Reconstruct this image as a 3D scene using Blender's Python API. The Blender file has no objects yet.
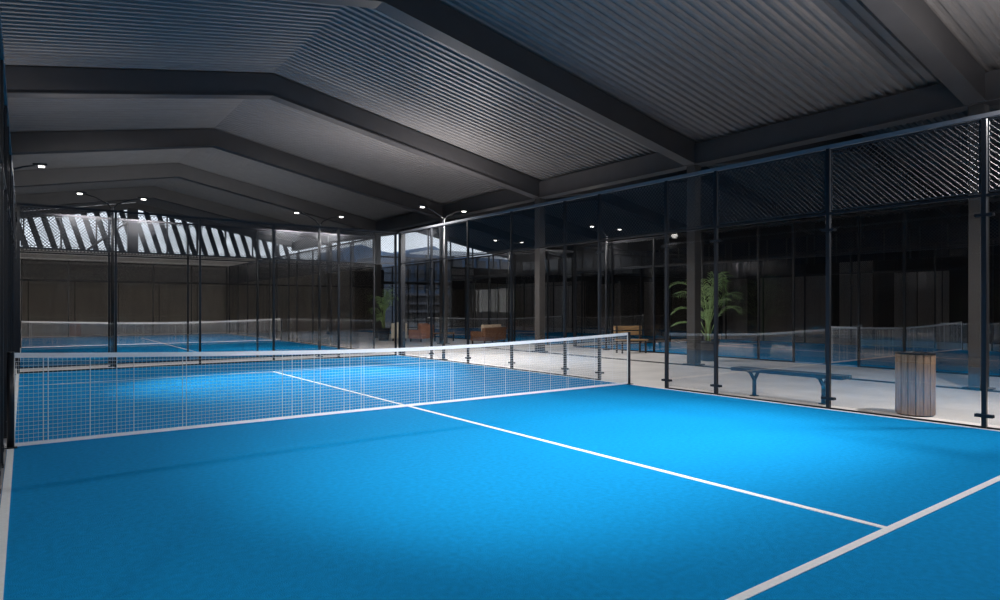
import bpy, math, random
from mathutils import Vector, Matrix
random.seed(7)
S = bpy.context.scene
COL = S.collection
R = math.radians

# ------------------------------------------------------------------ materials
def mat(name, color, rough=.6, metal=0.0, noise=0.0, nscale=8.0, bump=0.0, bscale=60.0, spec=.5, stretch=None):
    m = bpy.data.materials.new(name); m.use_nodes = True
    nt = m.node_tree; b = nt.nodes['Principled BSDF']
    b.inputs['Base Color'].default_value = (*color, 1)
    b.inputs['Roughness'].default_value = rough
    b.inputs['Metallic'].default_value = metal
    b.inputs['Specular IOR Level'].default_value = spec
    tc = nt.nodes.new('ShaderNodeTexCoord')
    src = tc.outputs['Object']
    if stretch:
        mp = nt.nodes.new('ShaderNodeMapping'); mp.inputs['Scale'].default_value = stretch
        nt.links.new(src, mp.inputs['Vector']); src = mp.outputs['Vector']
    if noise:
        n = nt.nodes.new('ShaderNodeTexNoise'); n.inputs['Scale'].default_value = nscale
        n.inputs['Detail'].default_value = 6
        nt.links.new(src, n.inputs['Vector'])
        mr = nt.nodes.new('ShaderNodeMapRange')
        mr.inputs['From Min'].default_value = .3; mr.inputs['From Max'].default_value = .7
        mr.inputs['To Min'].default_value = 1 - noise; mr.inputs['To Max'].default_value = 1 + noise
        nt.links.new(n.outputs['Fac'], mr.inputs['Value'])
        mx = nt.nodes.new('ShaderNodeVectorMath'); mx.operation = 'SCALE'
        mx.inputs[0].default_value = color
        nt.links.new(mr.outputs['Result'], mx.inputs['Scale'])
        nt.links.new(mx.outputs['Vector'], b.inputs['Base Color'])
    if bump:
        n2 = nt.nodes.new('ShaderNodeTexNoise'); n2.inputs['Scale'].default_value = bscale
        n2.inputs['Detail'].default_value = 4
        nt.links.new(src, n2.inputs['Vector'])
        bp = nt.nodes.new('ShaderNodeBump'); bp.inputs['Strength'].default_value = bump
        bp.inputs['Distance'].default_value = .02
        nt.links.new(n2.outputs['Fac'], bp.inputs['Height'])
        nt.links.new(bp.outputs['Normal'], b.inputs['Normal'])
    return m

def glass_mat(name, tint, refl_boost, rough=0.0):
    m = bpy.data.materials.new(name); m.use_nodes = True
    nt = m.node_tree; nt.nodes.clear()
    o = nt.nodes.new('ShaderNodeOutputMaterial')
    t = nt.nodes.new('ShaderNodeBsdfTransparent'); t.inputs['Color'].default_value = (*tint, 1)
    g = nt.nodes.new('ShaderNodeBsdfGlossy'); g.inputs['Roughness'].default_value = rough
    ge = nt.nodes.new('ShaderNodeNewGeometry')
    dp = nt.nodes.new('ShaderNodeVectorMath'); dp.operation = 'DOT_PRODUCT'
    nt.links.new(ge.outputs['Normal'], dp.inputs[0]); nt.links.new(ge.outputs['Incoming'], dp.inputs[1])
    def mth(op, a, b=None):
        n = nt.nodes.new('ShaderNodeMath'); n.operation = op
        for i, q in enumerate((a, b)):
            if q is None: continue
            if isinstance(q, (int, float)): n.inputs[i].default_value = q
            else: nt.links.new(q, n.inputs[i])
        return n.outputs[0]
    f0 = ((refl_boost-1)/(refl_boost+1))**2      # Schlick, the same from either face of the sheet
    fo = mth('ADD', mth('MULTIPLY', mth('POWER', mth('SUBTRACT', 1.0, mth('ABSOLUTE', dp.outputs['Value'])), 5.0), 1-f0), f0)
    mx = nt.nodes.new('ShaderNodeMixShader')
    nt.links.new(fo, mx.inputs['Fac'])
    nt.links.new(t.outputs['BSDF'], mx.inputs[1]); nt.links.new(g.outputs['BSDF'], mx.inputs[2])
    nt.links.new(mx.outputs['Shader'], o.inputs['Surface'])
    return m

def emit_mat(name, color, strength):
    m = bpy.data.materials.new(name); m.use_nodes = True
    b = m.node_tree.nodes['Principled BSDF']
    b.inputs['Base Color'].default_value = (*color, 1)
    b.inputs['Emission Color'].default_value = (*color, 1)
    b.inputs['Emission Strength'].default_value = strength
    return m

M = {}
M['turf'] = mat('blue_turf', (.004, .27, .62), .95, 0, .10, 22, .5, 160, .05)
M['line'] = mat('white_line', (.82, .84, .86), .7, 0, .05, 30)
M['concrete'] = mat('pale_concrete', (.72, .69, .67), .6, 0, .10, 1.4, .1, 40, .4)
M['deck'] = mat('roof_deck', (.165, .161, .166), .55, .1, .06, 3)
M['steel'] = mat('dark_steel', (.058, .057, .062), .55, .1, .08, 2)
M['column'] = mat('grey_column', (.052, .049, .049), .6, .05, .05, 3)
M['black'] = mat('black_post', (.012, .014, .019), .4, .2, .05, 5)
M['rail'] = mat('grey_rail', (.22, .225, .25), .4, .4, .05, 5)
M['dimrail'] = mat('dimmed_rail', (.04, .04, .045), .9, 0, .05, 5, spec=.1)  # darker copy of the rail colour, holding down lamp glare on other fences
M['wire'] = mat('mesh_wire', (.034, .036, .042), .6, .1, spec=.3)
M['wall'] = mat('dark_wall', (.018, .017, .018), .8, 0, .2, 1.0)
M['cladding'] = mat('grey_cladding', (.42, .395, .36), .7, 0, .12, 1.2, .05, 30, .3, (3, 3, .4))
M['stucco'] = mat('rough_panel', (.42, .40, .38), .9, 0, .35, 9, .3, 30)
M['lintel'] = mat('pale_lintel', (.62, .60, .58), .8, 0, .08, 2)
M['doorpanel'] = mat('grey_door_panel', (.34, .31, .30), .6, 0, .1, 1.5, 0, 30, .4, (4, 4, .3))
M['pillar'] = mat('pale_pillar', (.45, .43, .41), .8, 0, .1, 2)
M['glass'] = glass_mat('clear_glass', (.95, .94, .93), 1.75)
M['pane'] = glass_mat('window_glass', (.85, .88, .9), 1.45)
M['darkpane'] = mat('dark_window', (.015, .02, .035), .12, 0)
M['net'] = mat('net_cord', (.80, .82, .84), .7)
M['tape'] = mat('net_tape', (.93, .93, .93), .65, 0, .03, 40)
M['lamp'] = emit_mat('lamp_glow', (1, .97, .92), 2.2)
M['wood'] = mat('slat_wood', (.33, .215, .135), .5, 0, .3, 5, .1, 20, .5, (9, 9, .8))
M['oak'] = mat('oak', (.42, .26, .12), .5, 0, .25, 6, .1, 20, .5, (1, 6, 6))
M['benchmetal'] = mat('bench_metal', (.012, .022, .038), .5, .2, .05, 8)
M['cushion'] = mat('tan_cushion', (.62, .50, .38), .9, 0, .08, 12, .2, 80)
M['brown'] = mat('brown_fabric', (.42, .20, .13), .9, 0, .1, 12, .2, 80)
M['cream'] = mat('cream_fabric', (.75, .68, .55), .9, 0, .06, 12, .2, 80)
M['darkbrown'] = mat('dark_brown_leather', (.15, .07, .035), .6, 0, .1, 12)
M['darkwood'] = mat('dark_wood', (.03, .022, .02), .5, 0, .2, 6)
M['leaf'] = mat('palm_leaf', (.30, .46, .19), .5, 0, .3, 5)
M['stem'] = mat('palm_stem', (.14, .17, .06), .7, 0, .2, 9)
M['pot'] = mat('dark_pot', (.03, .035, .045), .45, 0, .1, 5)
M['soil'] = mat('soil', (.03, .02, .014), .95, 0, .3, 30, .4, 60)
M['terra'] = mat('red_crate', (.36, .15, .10), .7, 0, .15, 8)
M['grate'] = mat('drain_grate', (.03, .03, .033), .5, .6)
M['facade'] = mat('blue_facade', (.03, .075, .15), .4, 0, .35, .25, 0, 30, .5)
M['facade_dark'] = mat('dark_facade', (.03, .03, .034), .7, 0, .2, .5)
M['facade_band'] = mat('facade_band', (.10, .10, .115), .6, 0, .3, .7)
M['ground'] = mat('asphalt', (.09, .09, .095), .9, 0, .2, .8)
M['hill'] = mat('hill', (.10, .16, .25), 1, 0, .3, .05)

# ------------------------------------------------------------------ mesh builder
class MB:
    def __init__(s): s.v = []; s.f = []
    def quad_prism(s, pts_a, pts_b):
        n = len(pts_a); k = len(s.v)
        s.v += [tuple(p) for p in pts_a] + [tuple(p) for p in pts_b]
        s.f.append(tuple(range(k + n - 1, k - 1, -1)))
        s.f.append(tuple(range(k + n, k + 2 * n)))
        for i in range(n):
            j = (i + 1) % n
            s.f.append((k + i, k + j, k + n + j, k + n + i))
        return s
    def box(s, x0, x1, y0, y1, z0, z1):
        return s.quad_prism([(x0, y0, z0), (x1, y0, z0), (x1, y1, z0), (x0, y1, z0)],
                            [(x0, y0, z1), (x1, y0, z1), (x1, y1, z1), (x0, y1, z1)])
    def cbox(s, c, sz):
        return s.box(c[0]-sz[0]/2, c[0]+sz[0]/2, c[1]-sz[1]/2, c[1]+sz[1]/2, c[2]-sz[2]/2, c[2]+sz[2]/2)
    def tube(s, pts, r, n=8):
        pts = [Vector(p) for p in pts]
        rs = r if isinstance(r, (list, tuple)) else [r] * len(pts)
        k = len(s.v)
        for i, p in enumerate(pts):
            d = (pts[min(i+1, len(pts)-1)] - pts[max(i-1, 0)]).normalized()
            up = Vector((0, 0, 1)) if abs(d.z) < .95 else Vector((1, 0, 0))
            a = d.cross(up).normalized(); b = a.cross(d).normalized()
            for j in range(n):
                t = 2 * math.pi * (j + .5) / n
                s.v.append(tuple(p + a * rs[i] * math.cos(t) + b * rs[i] * math.sin(t)))
        for i in range(len(pts) - 1):
            for j in range(n):
                q = (j + 1) % n
                s.f.append((k+i*n+j, k+i*n+q, k+(i+1)*n+q, k+(i+1)*n+j))
        s.f.append(tuple(k + j for j in range(n-1, -1, -1)))
        s.f.append(tuple(k + (len(pts)-1)*n + j for j in range(n)))
        return s
    def lathe(s, prof, n=24, c=(0, 0)):
        k = len(s.v)
        for r, z in prof:
            for j in range(n):
                t = 2*math.pi*j/n
                s.v.append((c[0]+r*math.cos(t), c[1]+r*math.sin(t), z))
        for i in range(len(prof)-1):
            for j in range(n):
                q = (j+1) % n
                s.f.append((k+i*n+j, k+i*n+q, k+(i+1)*n+q, k+(i+1)*n+j))
        s.f.append(tuple(k+j for j in range(n-1, -1, -1)))
        s.f.append(tuple(k+(len(prof)-1)*n+j for j in range(n)))
        return s
    def tri(s, *pts):
        k = len(s.v); s.v += [tuple(p) for p in pts]; s.f.append(tuple(range(k, k+len(pts)))); return s
    def mesh(s, name, m):
        me = bpy.data.meshes.new(name); me.from_pydata(s.v, [], s.f); me.materials.append(m); me.update()
        return me
    def build(s, name, m, parent=None, bevel=0, smooth=False, loc=None):
        me = s.mesh(name, m)
        return place(name, me, parent, loc, bevel, smooth)

def place(name, me, parent=None, loc=None, bevel=0, smooth=False, rz=0):
    o = bpy.data.objects.new(name, me); COL.objects.link(o)
    if parent: o.parent = parent
    if loc: o.location = loc
    if rz: o.rotation_euler.z = rz
    if smooth:
        for p in me.polygons: p.use_smooth = True
    if bevel:
        b = o.modifiers.new('bevel', 'BEVEL'); b.width = bevel; b.segments = 2; b.limit_method = 'ANGLE'
    return o

def empty(name, loc=(0, 0, 0), rz=0):
    o = bpy.data.objects.new(name, None); COL.objects.link(o)
    o.location = loc; o.rotation_euler.z = rz; o.empty_display_size = .2
    return o

def tag(o, label=None, cat=None, group=None, kind=None):
    if label: o['label'] = label
    if cat: o['category'] = cat
    if group: o['group'] = group
    if kind: o['kind'] = kind
    return o

def struct(name, mb, m, parent=None, label=None):
    o = mb.build(name, m, parent)
    if not parent: o['kind'] = 'structure'
    if label: o['label'] = label
    return o

def copy_tree(o, parent=None):
    c = o.copy(); COL.objects.link(c); c.parent = parent
    for ch in o.children: copy_tree(ch, c)
    return c

# ------------------------------------------------------------------ dimensions
H1 = (-9.0, .5, 10.0)          # west eave, ridge, east eave of the main hall
H2 = (10.0, 19.5, 29.0)        # the hall beside it
YS, YN = -13.0, 35.0
ZE, ZR, RD = 5.5, 7.28, .60    # underside of rafter at eave / ridge, rafter depth
COURTS = {'near': (0, 0), 'far': (0, 22), 'right': (18, 0), 'farright': (18, 22)}

# ------------------------------------------------------------------ setting
struct('floor', MB().box(-9.3, 29.3, YS-.3, YN+.3, -.2, -.02), M['concrete'])
struct('ground', MB().box(-120, 160, -120, 260, -.3, -.21), M['ground'])

# corrugated roof deck, real profile, ribs running down each slope
def deck(name, xa, za, xb, zb):
    prof = []   # (y, dz)
    p, hgt = .205, .05
    y = YS
    while y < YN:
        prof += [(y, 0), (y+.07, 0), (y+.095, hgt), (y+.18, hgt)]
        y += p
    v, f = [], []
    for (x, z) in ((xa, za), (xb, zb)):
        for (yy, dz) in prof: v.append((x, yy, z + dz))
    for (x, z) in ((xa, za), (xb, zb)):
        for (yy, dz) in prof: v.append((x, yy, z + dz + .008))
    n = len(prof)
    for i in range(n-1):
        f.append((i, i+1, n+i+1, n+i))
        f.append((2*n+i, 3*n+i, 3*n+i+1, 2*n+i+1))
    f.append((0, n, 3*n, 2*n)); f.append((n-1, 3*n-1, 4*n-1, 2*n-1))
    for i in range(n-1):
        f.append((i, 2*n+i, 2*n+i+1, i+1)); f.append((n+i, n+i+1, 3*n+i+1, 3*n+i))
    mb = MB(); mb.v = v; mb.f = f
    return struct(name, mb, M['deck'])
zd = RD + .004
deck('ceiling', H1[0]-.2, ZE+zd-.04, H1[1], ZR+zd)
deck('ceiling', H1[1], ZR+zd, H1[2], ZE+zd)
deck('ceiling', H2[0], ZE+zd, H2[1], ZR+zd)
deck('ceiling', H2[1], ZR+zd, H2[2]+.2, ZE+zd-.04)

# rafters: sloping box beams, one left and one right half joined at the ridge
RY = [-11.05, -4.45, 2.15, 8.75, 15.35, 21.95, 28.55]
def rafter_mesh(xw, xr, xe):
    mb = MB(); w = .14
    for xa, za, xb, zb in ((xw, ZE, xr, ZR), (xr, ZR, xe, ZE)):
        mb.quad_prism([(xa, -w, za), (xb, -w, zb), (xb, -w, zb+RD-.02), (xa, -w, za+RD-.02)],
                      [(xa, w, za), (xb, w, zb), (xb, w, zb+RD-.02), (xa, w, za+RD-.02)])
        # slim lower flange
        mb.quad_prism([(xa, -w-.035, za-.02), (xb, -w-.035, zb-.02), (xb, -w-.035, zb+.012), (xa, -w-.035, za+.012)],
                      [(xa, w+.035, za-.02), (xb, w+.035, zb-.02), (xb, w+.035, zb+.012), (xa, w+.035, za+.012)])
    return mb.mesh('rafter', M['steel'])
words = ['behind the camera end of the hall', 'nearest in view, at the top right corner', 'second nearest, ending above the potted palm',
         'third nearest, crossing the middle of the picture', 'fourth from the camera', 'fifth from the camera', 'last one before the gable windows']
rm1 = rafter_mesh(H1[0], H1[1], H1[2]-.15); rm2 = rafter_mesh(H2[0]+.15, H2[1], H2[2])
for i, y in enumerate(RY):
    if i == 0: continue
    o = place('roof_rafter', rm1, None, (0, y, 0))
    tag(o, 'dark steel gable rafter over the blue court, ' + words[i], 'roof beam', 'rafters of the main hall')
for i, y in enumerate(RY):
    if i == 0: continue
    o = place('roof_rafter', rm2, None, (0, y, 0))
    tag(o, 'dark rafter of the right-hand hall behind the mesh, ' + ['', 'first from the camera', 'second from the camera', 'third from the camera', 'fourth from the camera', 'fifth from the camera', 'sixth and farthest'][i], 'roof beam', 'rafters of the neighbouring hall')
o = MB().box(H1[2]-.15, H1[2]+.15, YS, YN, ZE-.005, ZE+RD-.06).box(H1[2]-.2, H1[2]+.2, YS, YN, ZE-.03, ZE-.005).build('eave_beam', M['steel'])
tag(o, 'long dark steel beam running between the two roofs above the right fence', 'roof beam')

# columns on the line between the halls
cw = [('', ''), ('grey square column with its foot in view at the right edge', 0), ('grey square column beside the large potted palm', 0),
      ('grey column behind the right fence, third from the camera', 0), ('grey column beyond the fence corner, fourth from the camera', 0),
      ('grey column beside the small far palm, fifth from the camera', 0), ('distant grey column, last before the back wall', 0)]
col0 = None
for i, y in enumerate(RY):
    if i == 0: continue
    if col0 is None:
        col0 = empty('steel_column')
        MB().box(-.135, .135, -.135, .135, .01, ZE-.03).build('shaft', M['column'], col0, .012)
        MB().box(-.21, .21, -.21, .21, -.02, .012).build('base_plate', M['black'], col0)
        c = col0
    else: c = copy_tree(col0)
    c.location = (10.0, y, 0)
    tag(c, cw[i][0], 'column', 'columns between the halls')

# walls
struct('wall_west', MB().box(-9.3, -9.0, YS-.3, YN+.3, -.1, 7), M['wall'])
struct('wall_east', MB().box(29.0, 29.3, YS-.3, YN+.3, -.1, 7), M['wall'])
mb = MB()
for a in (H1, H2):
    x = a[0]
    while x < a[2]-.5:
        mb.box(x, x+.3, YS-.3, YS, -.1, ZE+.4); x += 4.74
    mb.box(a[0], a[2], YS-.3, YS, -.1, 5.2)
struct('wall_south', mb, M['wall'])

# north wall of the main hall: cladding, rough band, lintel, gable windows
wn = empty('wall_north', (0, 0, 0)); wn['kind'] = 'structure'
x = -9.0
mb = MB()
while x < 13.2:
    x2 = min(x + 2.15, 13.2)
    mb.box(x+.02, x2-.02, YN, YN+.2, -.02, 3.05); x = x2
mb.build('cladding', M['cladding'], wn)
MB().box(-9, 13.2, YN+.05, YN+.3, -.02, 3.15).build('backing', M['wall'], wn)
MB().box(-9, 13.2, YN, YN+.25, 3.14, 4.3).build('rough_band', M['stucco'], wn)
MB().box(-9, 13.2, YN-.10, YN+.25, 4.32, 4.8).build('lintel', M['lintel'], wn)
MB().box(13.2, 14.4, YN-.25, YN+.25, -.02, 4.4).build('pillar', M['pillar'], wn)
MB().box(13.2, 16.6, YN-.12, YN+.25, 4.4, 4.8).build('lintel', M['lintel'], wn)
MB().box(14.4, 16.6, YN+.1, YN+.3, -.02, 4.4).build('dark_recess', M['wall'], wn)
MB().box(16.3, 16.75, YN-.15, YN+.25, -.02, 4.4).build('mullion_post', M['black'], wn)
MB().box(22.8, 29, YN, YN+.25, -.02, 4.8).build('dark_panel', M['wall'], wn)
x = 24.2
mb = MB()
while x < 28.9:
    mb.box(x, min(x+1.5, 28.95), YN-.06, YN, -.02, 3.6); x += 1.6
mb.build('cladding', M['cladding'], wn)
MB().box(22.8, 24.9, YN-.04, YN, 3.75, 4.75).build('rough_band', M['lintel'], wn)

def roof_z(x, a, under=0):
    t = (x-a[0])/(a[1]-a[0]) if x < a[1] else (a[2]-x)/(a[2]-a[1])
    return ZE + (ZR-ZE)*t + RD - under
def gable_window(name, a, x0, x1, zb, mull):
    w = empty(name, (0, 0, 0)); w['kind'] = 'structure'
    xs = [x0] + ([a[1]] if x0 < a[1] < x1 else []) + [x1]
    low = [(x, YN+.10, zb) for x in (x0, x1)]
    def poly(y): return [(x0, y, zb), (x1, y, zb)] + [(x, y, roof_z(x, a, .03)) for x in reversed(xs)]
    MB().quad_prism(poly(YN+.10), poly(YN+.112)).build('pane', M['pane'], w)
    fr = MB()
    for x in mull:
        fr.box(x-.04, x+.04, YN+.04, YN+.17, zb, roof_z(x, a, .02))
    fr.box(x0, x1, YN+.03, YN+.18, zb, zb+.08)
    # gable rafter above the glass
    fr.build('window_frame', M['black'], w)
    g = MB()
    for i in range(len(xs)-1):
        xa, xb = xs[i], xs[i+1]; za, zb2 = roof_z(xa, a), roof_z(xb, a)
        g.quad_prism([(xa, YN-.12, za-.38), (xb, YN-.12, zb2-.38), (xb, YN-.12, zb2-.02), (xa, YN-.12, za-.02)],
                     [(xa, YN+.28, za-.38), (xb, YN+.28, zb2-.38), (xb, YN+.28, zb2-.02), (xa, YN+.28, za-.02)])
    g.build('gable_beam', M['steel'], w)
    return w
gable_window('window_1', H1, -9.0, 10.0, 4.8, [-8.3, -6.6, -4.9, -3.2, -1.5, 2.2, 3.9, 5.6, 7.3, 9.0])
gable_window('window_2', H2, 10.0, 16.5, 4.8, [10.4, 12.4, 14.4, 16.4])
gable_window('window_3', H2, 16.5, 22.8, .0, [18.6, 20.7, 22.76])
gable_window('window_4', H2, 22.8, 29.0, 4.8, [24.9, 27, 28.9])
MB().box(16.5, 22.8, YN+.0, YN+.2, 3.35, 3.55).box(16.5, 22.8, YN+.0, YN+.2, 5.35, 5.45).build('transom', M['black'], wn)
MB().box(.05, .60, YN-.2, YN+.2, 4.8, ZR+.2).build('gable_post', M['black'], wn)
w1 = [o for o in COL.objects if o.name == 'window_1'][0]
mb = MB(); x = -8.9  # slanted slats added to imitate moire stripes of the layered mesh
while x < 9.6:
    zt = roof_z(x, H1, .1); ln = -.30*(zt-4.88)
    mb.quad_prism([(x, YN+.13, 4.88), (x+.30, YN+.13, 4.88), (x+.30+ln, YN+.13, zt-.02), (x+ln, YN+.13, zt-.02)],
                  [(x, YN+.16, 4.88), (x+.30, YN+.16, 4.88), (x+.30+ln, YN+.16, zt-.02), (x+ln, YN+.16, zt-.02)])
    x += .66
mb.build('moire_slat', M['black'], w1)
MB().tube([(.1, YN-.15, 6.7), (-2.0, YN-.15, 4.85)], .05, 6).build('brace', M['black'], wn)

# east wall: grey door panels and dark clerestory
doors = [(-2.4, -.6, 3.2), (2.42, 2.66, 3.25), (2.72, 3.68, 3.25), (3.74, 4.7, 3.25), (5.7, 7.3, 3.9), (8.0, 9.72, 3.25), (9.85, 11.9, 3.25),
         (12.6, 14.3, 3.25), (19.4, 20.3, 3.3), (22.5, 23.4, 3.3), (23.5, 24.5, 3.3), (26.0, 27.8, 3.6), (27.9, 29.9, 3.6), (30.0, 32.2, 3.6), (32.3, 34.8, 3.6)]
for i, (a, b, z) in enumerate(doors):
    d = MB().box(28.93, 29.0, a, b, -.02, z).build('door_%d' % (i+1), M['doorpanel']); d['kind'] = 'structure'
for i in range(8):
    y0 = -6 + i*5.0
    w = MB().box(28.95, 29.0, y0, y0+4.6, 3.9, 5.4).build('window_%d' % (i+5), M['darkpane']); w['kind'] = 'structure'
    fb = MB()
    for k in range(5): fb.box(28.9, 28.96, y0+k*1.15-.03, y0+k*1.15+.03, 3.9, 5.4)
    fb.build('window_frame', M['steel'], w)

# drain along the column line
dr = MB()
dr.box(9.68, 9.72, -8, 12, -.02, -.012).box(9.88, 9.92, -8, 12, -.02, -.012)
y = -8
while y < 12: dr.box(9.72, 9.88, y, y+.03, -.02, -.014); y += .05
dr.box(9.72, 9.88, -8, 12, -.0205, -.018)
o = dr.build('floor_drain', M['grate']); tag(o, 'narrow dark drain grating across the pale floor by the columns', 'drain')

# ------------------------------------------------------------------ outside
bl = empty('office_building', (48, 62, -.12))
MB().box(-16, 16, 0, 12, -.1, 8.4).build('wall', M['facade'], bl)
MB().box(-16.2, 16.2, -.6, 0, -.1, 3.4).build('ground_floor', M['facade_dark'], bl)
mb = MB()
for z in (1.1, 2.1, 3.2): mb.box(-16.2, 16.2, -1.0, -.6, z, z+.28)
mb.build('floor_slab', M['facade_band'], bl)
mb = MB()
for k in range(16):
    for z in (3.9, 5.4, 6.9): mb.box(-15.6+k*1.9, -14.2+k*1.9, -.06, 0, z, z+1.1)
mb.build('window', M['darkpane'], bl)
for k in range(9): MB().box(-16+k*3.9, -15.8+k*3.9, -.25, 0, 3.4, 8.4).build('fin', M['facade_dark'], bl)
MB().box(-10, 2, 2, 8, 8.4, 9.3).build('roof_housing', M['lintel'], bl)
tag(bl, 'dark blue fronted building outside the far glazed gable', 'building')
hl = MB()
n = 40
top = [5 + 5*math.sin(i*.5) + 3*math.sin(i*1.3+1) for i in range(n)]
for i in range(n-1):
    x0, x1 = 78+i*7, 85+i*7
    hl.quad_prism([(x0, 170, -1), (x1, 170, -1), (x1, 190, max(2, 13+top[i+1])), (x0, 190, max(2, 13+top[i]))],
                  [(x0, 230, -1), (x1, 230, -1), (x1, 210, max(2, 13+top[i+1])), (x0, 210, max(2, 13+top[i]))])
struct('hills', hl, M['hill'])

# ------------------------------------------------------------------ chain link
def mesh_panel(w, h, p=.056, r=.0052):
    """diamond wire mesh in the XZ plane, origin at lower left corner"""
    mb = MB()
    def wire(a, b, off):
        d = Vector((b[0]-a[0], 0, b[1]-a[1]))
        if d.length < .01: return
        nrm = Vector((-d.z, 0, d.x)).normalized()*r
        ya = Vector((0, off, 0)); yr = Vector((0, r, 0))
        A = Vector((a[0], 0, a[1]))+ya; B = Vector((b[0], 0, b[1]))+ya
        mb.quad_prism([A+nrm-yr*.6, A-nrm-yr*.6, A+yr], [B+nrm-yr*.6, B-nrm-yr*.6, B+yr])
    c = -h
    while c < w:
        x0 = max(c, 0); x1 = min(c+h, w)
        if x1 > x0:
            wire((x0, x0-c), (x1, x1-c), -r)
            wire((x0, h-(x0-c)), (x1, h-(x1-c)), r)
        c += p*1.41
    fr = .008
    mb.box(0, w, -fr, fr, 0, fr*2).box(0, w, -fr, fr, h-fr*2, h).box(0, fr*2, -fr, fr, 0, h).box(w-fr*2, w, -fr, fr, 0, h)
    return mb.mesh('mesh_panel', M['wire'])
MP = {}
def get_mesh(w, h=.94):
    k = (round(w, 3), round(h, 3))
    if k not in MP: MP[k] = mesh_panel(*k)
    return MP[k]
GP = {}
def get_glass(w):
    k = round(w, 3)
    if k not in GP: GP[k] = MB().box(0, k, -.006, .006, 0, 2.90).mesh('glass_panel', M['glass'])
    return GP[k]
CH = {}
def get_channel(w):
    k = round(w, 3)
    if k not in CH: CH[k] = MB().box(0, k, -.018, .018, -.02, .022).mesh('bottom_channel', M['black'])
    return CH[k]
PM = MB().box(-.026, .026, -.03, .03, -.02, 4.0).mesh('post', M['black'])
PM_TH = MB().box(-.085, .085, -.13, .035, -.02, 4.02).mesh('post', M['black'])
CM = MB().box(-.10, .10, -.036, -.02, -.02, .02).box(-.10, .10, .02, .036, -.02, .02).mesh('clamp', M['black'])
FM = MB().box(-.07, .07, -.035, .035, -.02, -.008).mesh('foot_plate', M['black'])

def fence(origin, rz, posts, gaps, label, corner=(False, False), clamps=False, mesh=True):
    """a straight fence along local +X; posts = offsets; gaps = bays without glass"""
    f = empty('court_fence', origin, rz)
    tag(f, label, 'fence', 'glass and mesh court fences')
    for i, x in enumerate(posts):
        thick = (i == 0 and corner[0]) or (i == len(posts)-1 and corner[1])
        p = place('post', PM_TH if thick else PM, f, (x, 0, 0))
        if clamps:
            for z in (.16, 2.75): place('clamp', CM, p, (0, 0, z))
            place('foot_plate', FM, p, (0, 0, 0))
    L0, L1 = posts[0], posts[-1]
    MB().box(L0-.03, L1+.03, -.035, .035, 4.0, 4.055).build('top_rail', M['rail' if clamps else 'dimrail'], f)
    MB().box(L0, L1, -.022, .022, 2.985, 3.02).build('middle_rail', M['black'], f)
    for i in range(len(posts)-1):
        w = posts[i+1]-posts[i]
        if i not in gaps:
            place('glass_panel', get_glass(w-.09), f, (posts[i]+.045, 0, .06))
            place('bottom_channel', get_channel(w-.06), f, (posts[i]+.03, 0, 0))
        place('mesh_panel', get_mesh(w-.08), f, (posts[i]+.04, 0, 3.04))
    return f

SIDE = [-10, -8, -6, -4, -2, -.9, .9, 2, 4, 6, 8, 10]
SIDE0 = [p+10 for p in SIDE]
END0E = [0, 2, 4, 6, 8, 9.98]
names = {'near': 'nearest court', 'far': 'second court behind the near net', 'right': 'court in the right-hand hall', 'farright': 'distant court of the right-hand hall'}
nets = {}
for k, (cx, cy) in COURTS.items():
    nm = names[k]
    t = MB().box(cx-5.035, cx+5.035, cy-10.03, cy+10.03, -.02, .0).build('padel_court', M['turf'])
    tag(t, {'near': 'bright blue turf court with white lines in the foreground', 'far': 'blue court surface seen behind the near net at left',
            'right': 'blue court surface behind the bench and bin at right', 'farright': 'farthest blue court surface beyond the tan sofa'}[k], 'court', 'blue padel courts')
    for s in (-1, 1):
        MB().box(cx-4.97, cx+4.97, cy+s*6.95-.03, cy+s*6.95+.03, .0, .004).build('service_line', M['line'], t)
        MB().box(cx+s*5.0-.03, cx+s*5.0+.03, cy-10, cy+10, .0, .004).build('side_line', M['line'], t)
    MB().box(cx-.03, cx+.03, cy-6.92, cy+6.92, .0, .004).build('center_line', M['line'], t)
    fence((cx+5.075, cy-10, 0), R(90), SIDE0, (5,), 'glass and mesh fence along the right side of the ' + nm, (False, k == 'near'), k == 'near')
    fence((cx-5.075, cy-10, 0), R(90), SIDE0, (5,), 'glass and mesh fence along the left side of the ' + nm, (False, False), k == 'near')
    fence((cx-4.99, cy+10.18, 0), 0, END0E, (), 'glass and mesh fence across the far end of the ' + nm)
    if k != 'near':
        fence((cx-4.99, cy-10.18, 0), 0, END0E, (), 'glass and mesh fence across the near end of the ' + nm)

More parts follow.
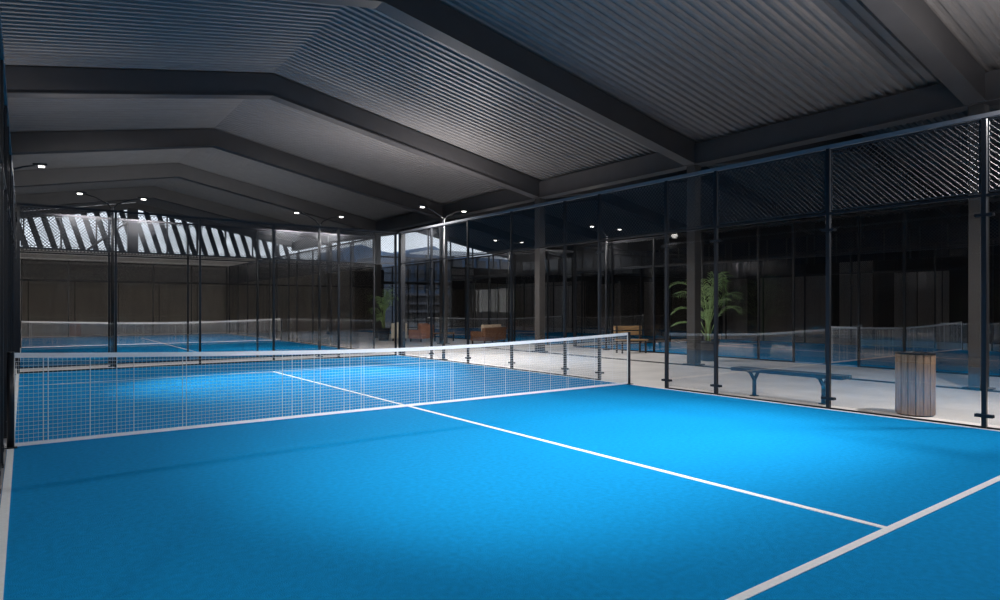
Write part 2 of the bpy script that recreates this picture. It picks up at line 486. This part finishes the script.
# ------------------------------------------------------------------ nets
def net_top(x): return .925 + .125*(abs(x)/5)**1.6
def make_net():
    root = empty('court_net')
    TL = 4.975
    mb = MB(); n = 40
    for i in range(n):
        a, b = -TL+2*TL*i/n, -TL+2*TL*(i+1)/n
        za, zb = net_top(a), net_top(b)
        mb.quad_prism([(a, -.007, za-.055), (a, .007, za-.055), (a, .007, za), (a, -.007, za)][::-1],
                      [(b, -.007, zb-.055), (b, .007, zb-.055), (b, .007, zb), (b, -.007, zb)][::-1])
    mb.build('top_tape', M['tape'], root)
    MB().box(-TL, TL, -.006, .006, .006, .040).build('bottom_tape', M['tape'], root)
    for s in (-1, 1):
        MB().box(s*TL-.014, s*TL+.014, -.008, .008, .01, 1.03).build('side_tape', M['tape'], root)
    mb = MB(); rnd = random.Random(3)
    def cord(a, b, w):
        a, b = Vector(a), Vector(b); d = (b-a)
        nrm = Vector((-d.z, 0, d.x)).normalized()*w
        yy = Vector((0, w, 0))
        mb.quad_prism([a+nrm, a+yy, a-nrm, a-yy], [b+nrm, b+yy, b-nrm, b-yy])
    x = -TL+.045; i = 0
    while x < TL:
        w = .0012
        if rnd.random() < .16: w = .0046
        cord((x, 0, .03), (x, 0, net_top(x)-.03), w)
        x += .045; i += 1
    for j in range(1, 23):
        z = .04*j
        seg = 12
        for q in range(seg):
            a, b = -TL+2*TL*q/seg, -TL+2*TL*(q+1)/seg
            fa, fb = net_top(a)/.925, net_top(b)/.925
            cord((a, .002, z*fa), (b, .002, z*fb), .0019)
    mb.build('cord_mesh', M['net'], root)
    for s in (-1, 1):
        p = MB().tube([(s*5.0, 0, 0), (s*5.0, 0, 1.06)], .035, 12).build('net_post', M['black'], root, 0, True)
        MB().box(s*5.0-.06, s*5.0+.06, -.07, .07, 0, .012).build('foot_plate', M['black'], p)
    return root
net0 = make_net()
nl = {'near': 'white padel net with dark posts across the foreground blue court', 'far': 'distant net on the second court seen above the near net at left',
      'right': 'net behind the slatted bin in the right-hand hall', 'farright': 'small distant net beyond the tan sofa'}
for k, (cx, cy) in COURTS.items():
    n_ = net0 if k == 'near' else copy_tree(net0)
    n_.location = (cx, cy, .004); tag(n_, nl[k], 'net', 'court nets')

# ------------------------------------------------------------------ lamp posts
def make_lamp():
    r = empty('lamp_post')
    MB().tube([(0, 0, -.02), (0, 0, 4.25)], [.05, .035], 10).build('pole', M['black'], r, 0, True)
    for s in (-1, 1):
        MB().tube([(0, 0, 4.2), (s*.12, 0, 4.34), (s*.4, 0, 4.48), (s*.62, 0, 4.54)], [.022, .02, .018, .016], 8).build('arm', M['black'], r, 0, True)
        h = MB().quad_prism([(s*.58, -.06, 4.54), (s*.84, -.06, 4.56), (s*.84, .06, 4.56), (s*.58, .06, 4.54)][::s],
                            [(s*.58, -.05, 4.58), (s*.82, -.05, 4.60), (s*.82, .05, 4.60), (s*.58, .05, 4.58)][::s]).build('lamp_head', M['black'], r)
        MB().box(min(s*.68, s*.79), max(s*.68, s*.79), -.04, .04, 4.52, 4.54).build('lamp_lens', M['lamp'], h)
    MB().box(-.09, .09, -.09, .09, -.02, .005).build('base_plate', M['black'], r)
    return r
lamp0 = make_lamp()
def spot(loc, target, power, size=R(110), blend=1.0, color=(1, .97, .94), rad=.08, name='lamp_and_fill_light'):
    l = bpy.data.lights.new(name, 'SPOT'); l.energy = power; l.spot_size = size; l.spot_blend = blend
    l.color = color; l.shadow_soft_size = rad
    o = bpy.data.objects.new(name, l); COL.objects.link(o); o.location = loc
    o.rotation_euler = (Vector(target)-Vector(loc)).to_track_quat('-Z', 'Y').to_euler()
    return o
# x, y, (target, power, cone) of the inner beam, label
LAMPS = [(5.32, 7.7, (.2, 4.0), 1150, 'twin-armed lamp on black pole at the right fence beyond the near net'),
         (-5.32, 7.7, (.2, 4.0), 800, 'twin-armed lamp at the left edge beyond the near net'),
         (5.32, -6.7, (1.2, -3.0), 500, 'twin-armed lamp by the right fence beside the camera end'),
         (-5.32, -7.7, (1.0, -1.9), 950, 'twin-armed lamp by the left fence beside the camera end'),
         (-2.98, 11.06, (-1, 28), 900, 'twin-armed lamp between the two courts, in front of the bright gable windows'),
         (2.73, 11.06, (1, 28), 900, 'twin-armed lamp between the two courts, left of the fence corner'),
         (12.6, 8, (17, 2), 130, 'dim twin-armed lamp in the right-hand hall beside its nearer court'),
         (12.6, 14, (17, 20), 130, 'small far twin-armed lamp in the right-hand hall beside its farther court')]
UP_FILL = [215, 42, 220, 42, 28, 50, 10, 10]  # added uplight that brightens the roof deck
DN_FILL = [(90, 620), (60, 60), (25, 330), (110, 60), (45, 45), (45, 45), (30, 30), (30, 30)]   # added down fill: inner head, outer head
for i, (x, y, t, p, lab) in enumerate(LAMPS):
    L = lamp0 if i == 0 else copy_tree(lamp0)
    L.location = (x, y, 0); tag(L, lab, 'lamp post', 'twin-armed court lamps')
    for s in (-1, 1):
        if abs(x) > 5 and x < 10 and s*x > 0: continue      # outer head of a fence lamp has no aimed beam, only added fill
        q = p if (abs(x) > 5 and x < 10) else p/2
        spot((x+s*.72, y, 4.48), (t[0], t[1], 0), q, R(66 if q == p and abs(y) < 9 else 105), 1.0, rad=.12)
    for s in (-1, 1):      # fill spots added at each head to brighten roof, floor and walls
        spot((x+s*.71, y, 4.66), (x+s*.71, y, 9), UP_FILL[i]/2, R(172), .5, rad=.12, color=(1, .92, .86))
        spot((x+s*.71, y, 4.48), (x+s*.71, y, 0), DN_FILL[i][1 if s*x > 0 else 0], R(172), .5, rad=.12)

# unseen pendant flood, added to brighten the near half of the court
p = empty('added_pendant_flood', (1.3, -3.5, 0))
MB().tube([(0, 0, 6.15), (0, 0, 7.66)], .012, 6).build('cable', M['black'], p)
MB().lathe([(.04, 6.16), (.10, 6.12), (.21, 5.98), (.21, 5.95), (.18, 5.95), (.08, 6.08)], 20).build('lamp_shade', M['black'], p, 0, True)
MB().lathe([(.0, 5.975), (.15, 5.97), (.15, 5.96), (.0, 5.958)], 20).build('lamp_lens', M['lamp'], p)
tag(p, 'added unseen pendant flood brightening the near half of the court', 'lamp')
spot((1.3, -3.5, 5.93), (1.3, -3.5, 0), 620, R(112), 1.0, rad=.14)

# ------------------------------------------------------------------ bench by the fence
b = empty('metal_bench', (5.62, -3.03, -.02))
mb = MB()
for k in range(3): mb.box(-.17+k*.12, -.07+k*.12, -.99, .99, .435, .495)
mb.build('seat', M['benchmetal'], b, .006)
for s in (-.62, .62):
    mb = MB()
    mb.tube([(0, s, .012), (0, s, .30)], [.036, .034], 8)
    mb.tube([(0, s, .28), (-.06, s, .35), (-.14, s, .445)], .03, 8).tube([(0, s, .28), (.06, s, .35), (.14, s, .445)], .03, 8)
    lg = mb.build('leg', M['benchmetal'], b, 0, True)
    MB().box(-.17, .17, s-.03, s+.03, .42, .436).build('bracket', M['benchmetal'], lg)
    MB().box(-.07, .07, s-.05, s+.05, 0, .014).build('foot_plate', M['benchmetal'], lg)
tag(b, 'dark blue metal bench with Y-shaped legs behind the right glass', 'bench')

# ------------------------------------------------------------------ slatted bin
b = empty('slatted_bin', (5.68, -4.97, -.02))
MB().lathe([(.20, .03), (.21, .05), (.215, .86), (.18, .865), (.18, .80)], 24).build('liner', M['pot'], b, 0, True)
mb = MB(); N = 16
for i in range(N):
    a = 2*math.pi*(i+.5)/N; u = Vector((math.cos(a), math.sin(a), 0)); t = Vector((-u.y, u.x, 0))
    c0 = u*.238; hw = .042
    P = [c0-t*hw-u*.010, c0+t*hw-u*.010, c0+t*hw+u*.012, c0-t*hw+u*.012]
    mb.quad_prism([p+Vector((0, 0, .02)) for p in P], [p+Vector((0, 0, .90)) for p in P])
mb.build('slats', M['wood'], b, .004)
MB().lathe([(.18, .895), (.26, .895), (.26, .915), (.19, .92), (.18, .90)], 24).build('rim', M['black'], b)
MB().lathe([(.22, 0), (.23, .0), (.23, .03), (.0, .03)], 24).build('base', M['black'], b)
tag(b, 'round waste bin clad in upright wooden slats behind the right glass', 'bin')

# ------------------------------------------------------------------ potted palms
def make_palm(loc, height, seed, lab, nf=13, spread=1.0):
    rn = random.Random(seed)
    p = empty('potted_palm', loc)
    pot = MB().lathe([(.20, 0), (.24, .02), (.30, .55), (.32, .56), (.32, .60), (.27, .60), (.26, .50)], 20).build('pot', M['pot'], p, 0, True)
    MB().lathe([(.26, .50), (.26, .53), (.05, .55)], 16).build('soil', M['soil'], pot)
    for s in range(3):
        a = s*2.1+.3
        MB().tube([(.06*math.cos(a), .06*math.sin(a), .5), (.08*math.cos(a), .08*math.sin(a), .5+height*.28)], [.03, .018], 7).build('stem', M['stem'], p, 0, True)
    for i in range(nf):
        a = i*2.399 + rn.uniform(-.25, .25)
        t_ = i/nf
        rise = (height-.75)*rn.uniform(.45, 1.0)*(1-.35*(i % 3 == 0))
        out = spread*rn.uniform(.55, 1.0)
        if i % 5 == 0: rise = (height-.75); out *= .5
        z0 = .55 + rn.uniform(.1, .28)*(height-.6)*(i % 2)
        rise = min(rise, height-.1-z0)
        u = Vector((math.cos(a), math.sin(a), 0)); side = Vector((-u.y, u.x, 0))
        P0, P1, P2 = Vector((0, 0, z0)), u*out*.35 + Vector((0, 0, z0+rise*1.15)), u*out + Vector((0, 0, z0+rise*.72))
        pts = [P0*(1-t)**2 + P1*2*t*(1-t) + P2*t*t for t in [q/12 for q in range(13)]]
        mb = MB(); mb.tube(pts, [.011*(1-.8*q/12)+.002 for q in range(13)], 5)
        NL = 15
        for q in range(NL):
            t = .30 + .70*(q+.5)/NL
            f = t*12; i0 = min(int(f), 11); P = pts[i0].lerp(pts[i0+1], f-i0)
            T = (pts[i0+1]-pts[i0]).normalized()
            ln = .40*math.sin(math.pi*min(1, (t-.22)/.80))**.7*(height/2.7) + .06
            for s in (-1, 1):
                d = (T*.75 + side*s*.85 + Vector((0, 0, .12))).normalized()
                w = T*(.013)
                m1 = P + d*ln*.5 + Vector((0, 0, -.01)); e = P + d*ln + Vector((0, 0, -.28*ln))
                up = Vector((0, 0, .004))
                mb.tri(P-w*.5, m1-w, e, m1+w, P+w*.5)
        mb.build('frond', M['leaf'], p)
    tag(p, lab, 'potted palm', 'potted palms')
make_palm((11.5, 2.75, -.02), 2.9, 4, 'large green potted palm beside the grey column behind the right glass', 18, 1.25)
make_palm((9.05, 19.3, -.02), 2.9, 9, 'small-looking distant green palm in a dark pot left of the fence corner', 14, .9)

# ------------------------------------------------------------------ lounge furniture
def sofa(loc, rz, w, lab, fab, cat='sofa', back=.42, depth=.8, base='brown', name='sofa', two=2):
    r = empty(name, loc, rz)
    MB().box(-w/2, w/2, -depth/2, depth/2, .14, .30).build('frame', M[base], r, .02)
    MB().box(-w/2, w/2, depth/2-.18, depth/2, .30, .30+back).build('backrest', M[base], r, .04)
    for s in (-1, 1):
        MB().box(min(s*w/2, s*(w/2-.14)), max(s*w/2, s*(w/2-.14)), -depth/2, depth/2-.18, .30, .56).build('armrest', M[base], r, .03)
        for q in (-1, 1):
            MB().box(s*(w/2-.08)-.025, s*(w/2-.08)+.025, q*(depth/2-.08)-.025, q*(depth/2-.08)+.025, 0, .14).build('leg', M['darkwood'], r)
    cw_ = (w-.28)/two
    for k in range(two):
        x0 = -w/2+.14+k*cw_
        MB().box(x0+.008, x0+cw_-.008, -depth/2-.01, depth/2-.19, .30, .44).build('seat_cushion', M[fab], r, .035)
        MB().box(x0+.008, x0+cw_-.008, depth/2-.34, depth/2-.185, .44, .44+back*(.95 if base == 'darkbrown' else .82)).build('back_cushion', M[fab], r, .04)
    tag(r, lab, cat)
    return r
sofa((11.7, 14.3, -.02), R(200), 1.7, 'brown lounge sofa with tan cushions seen above the net right of centre', 'cushion', base='darkbrown')
sofa((10.15, 17.6, -.02), R(205), 1.0, 'reddish brown armchair seen between the fence corner and next post', 'brown', 'armchair', .5, .75, 'brown', 'armchair', 1)
sofa((9.5, 18.55, -.02), R(150), .75, 'cream armchair just left of the black fence corner post', 'cream', 'armchair', .55, .7, 'cream', 'armchair', 1)
t = empty('coffee_table', (11.05, 17.0, -.02), R(15))
MB().box(-.45, .45, -.3, .3, .36, .41).build('tabletop', M['oak'], t, .008)
for sx in (-1, 1):
    for sy in (-1, 1):
        MB().box(sx*.38-.025, sx*.38+.025, sy*.24-.025, sy*.24+.025, 0, .36).build('leg', M['darkwood'], t)
tag(t, 'low light wood table beside the reddish brown armchair', 'table')
# wooden bench with back
t = empty('wooden_bench', (12.15, 6.35, -.02), R(-18))
mb = MB()
for k in range(4): mb.box(-.55, .55, -.22+k*.115, -.12+k*.115, .44, .475)
mb.build('seat', M['oak'], t, .005)
MB().box(-.55, .55, .24, .275, .62, .76).build('backrest', M['oak'], t, .005)
MB().box(-.55, .55, .24, .275, .80, .94).build('backrest', M['oak'], t, .005)
for s in (-1, 1):
    MB().box(s*.46-.025, s*.46+.025, -.2, -.15, 0, .44).build('leg', M['darkwood'], t)
    MB().box(s*.46-.025, s*.46+.025, .19, .24, 0, .94).build('leg', M['darkwood'], t)
MB().box(-.46, .46, -.2, .24, .40, .44).build('seat_frame', M['darkwood'], t)
tag(t, 'orange-brown wooden bench with slatted back standing in the passage behind the net post', 'bench')
# red crate at the back wall
t = empty('crate', (-2.6, 33.9, -.02))
MB().box(-.25, .25, -.2, .2, .02, .06).box(-.25, .25, -.2, -.18, .02, .75).box(-.25, .25, .18, .2, .02, .75).box(-.25, -.23, -.2, .2, .02, .75).box(.23, .25, -.2, .2, .02, .75).build('body', M['terra'], t)
mb = MB()
for z in (.2, .45, .68): mb.box(-.27, .27, -.22, .22, z, z+.04)
mb.build('band', M['terra'], t)
tag(t, 'small reddish crate at the back wall behind the far net', 'crate')

# ------------------------------------------------------------------ world
w = bpy.data.worlds.new('sky'); S.world = w; w.use_nodes = True
nt = w.node_tree; bg = nt.nodes['Background']
tc = nt.nodes.new('ShaderNodeTexCoord'); sp = nt.nodes.new('ShaderNodeSeparateXYZ')
cr = nt.nodes.new('ShaderNodeValToRGB')
cr.color_ramp.elements[0].position = 0; cr.color_ramp.elements[0].color = (.80, .82, .86, 1)
cr.color_ramp.elements[1].position = .6; cr.color_ramp.elements[1].color = (.50, .60, .75, 1)
nt.links.new(tc.outputs['Generated'], sp.inputs[0]); nt.links.new(sp.outputs['Z'], cr.inputs['Fac'])
nt.links.new(cr.outputs['Color'], bg.inputs['Color']); bg.inputs['Strength'].default_value = .85

# ------------------------------------------------------------------ camera
cam = bpy.data.cameras.new('camera'); co = bpy.data.objects.new('camera', cam); COL.objects.link(co)
cam.sensor_width = 36; cam.lens = 36*643/1000; cam.clip_start = .02; cam.clip_end = 600
co.location = (-4.88, -8.95, 1.551); co.rotation_euler = (R(90), 0, -math.atan2(.595, .804))
cam.shift_y = .008
S.camera = co
S.view_settings.view_transform = 'Standard'; S.view_settings.look = 'None'
S.view_settings.gamma = 1; S.view_settings.use_curve_mapping = False; S.view_settings.exposure = 1.2
S.cycles.transparent_max_bounces = 48
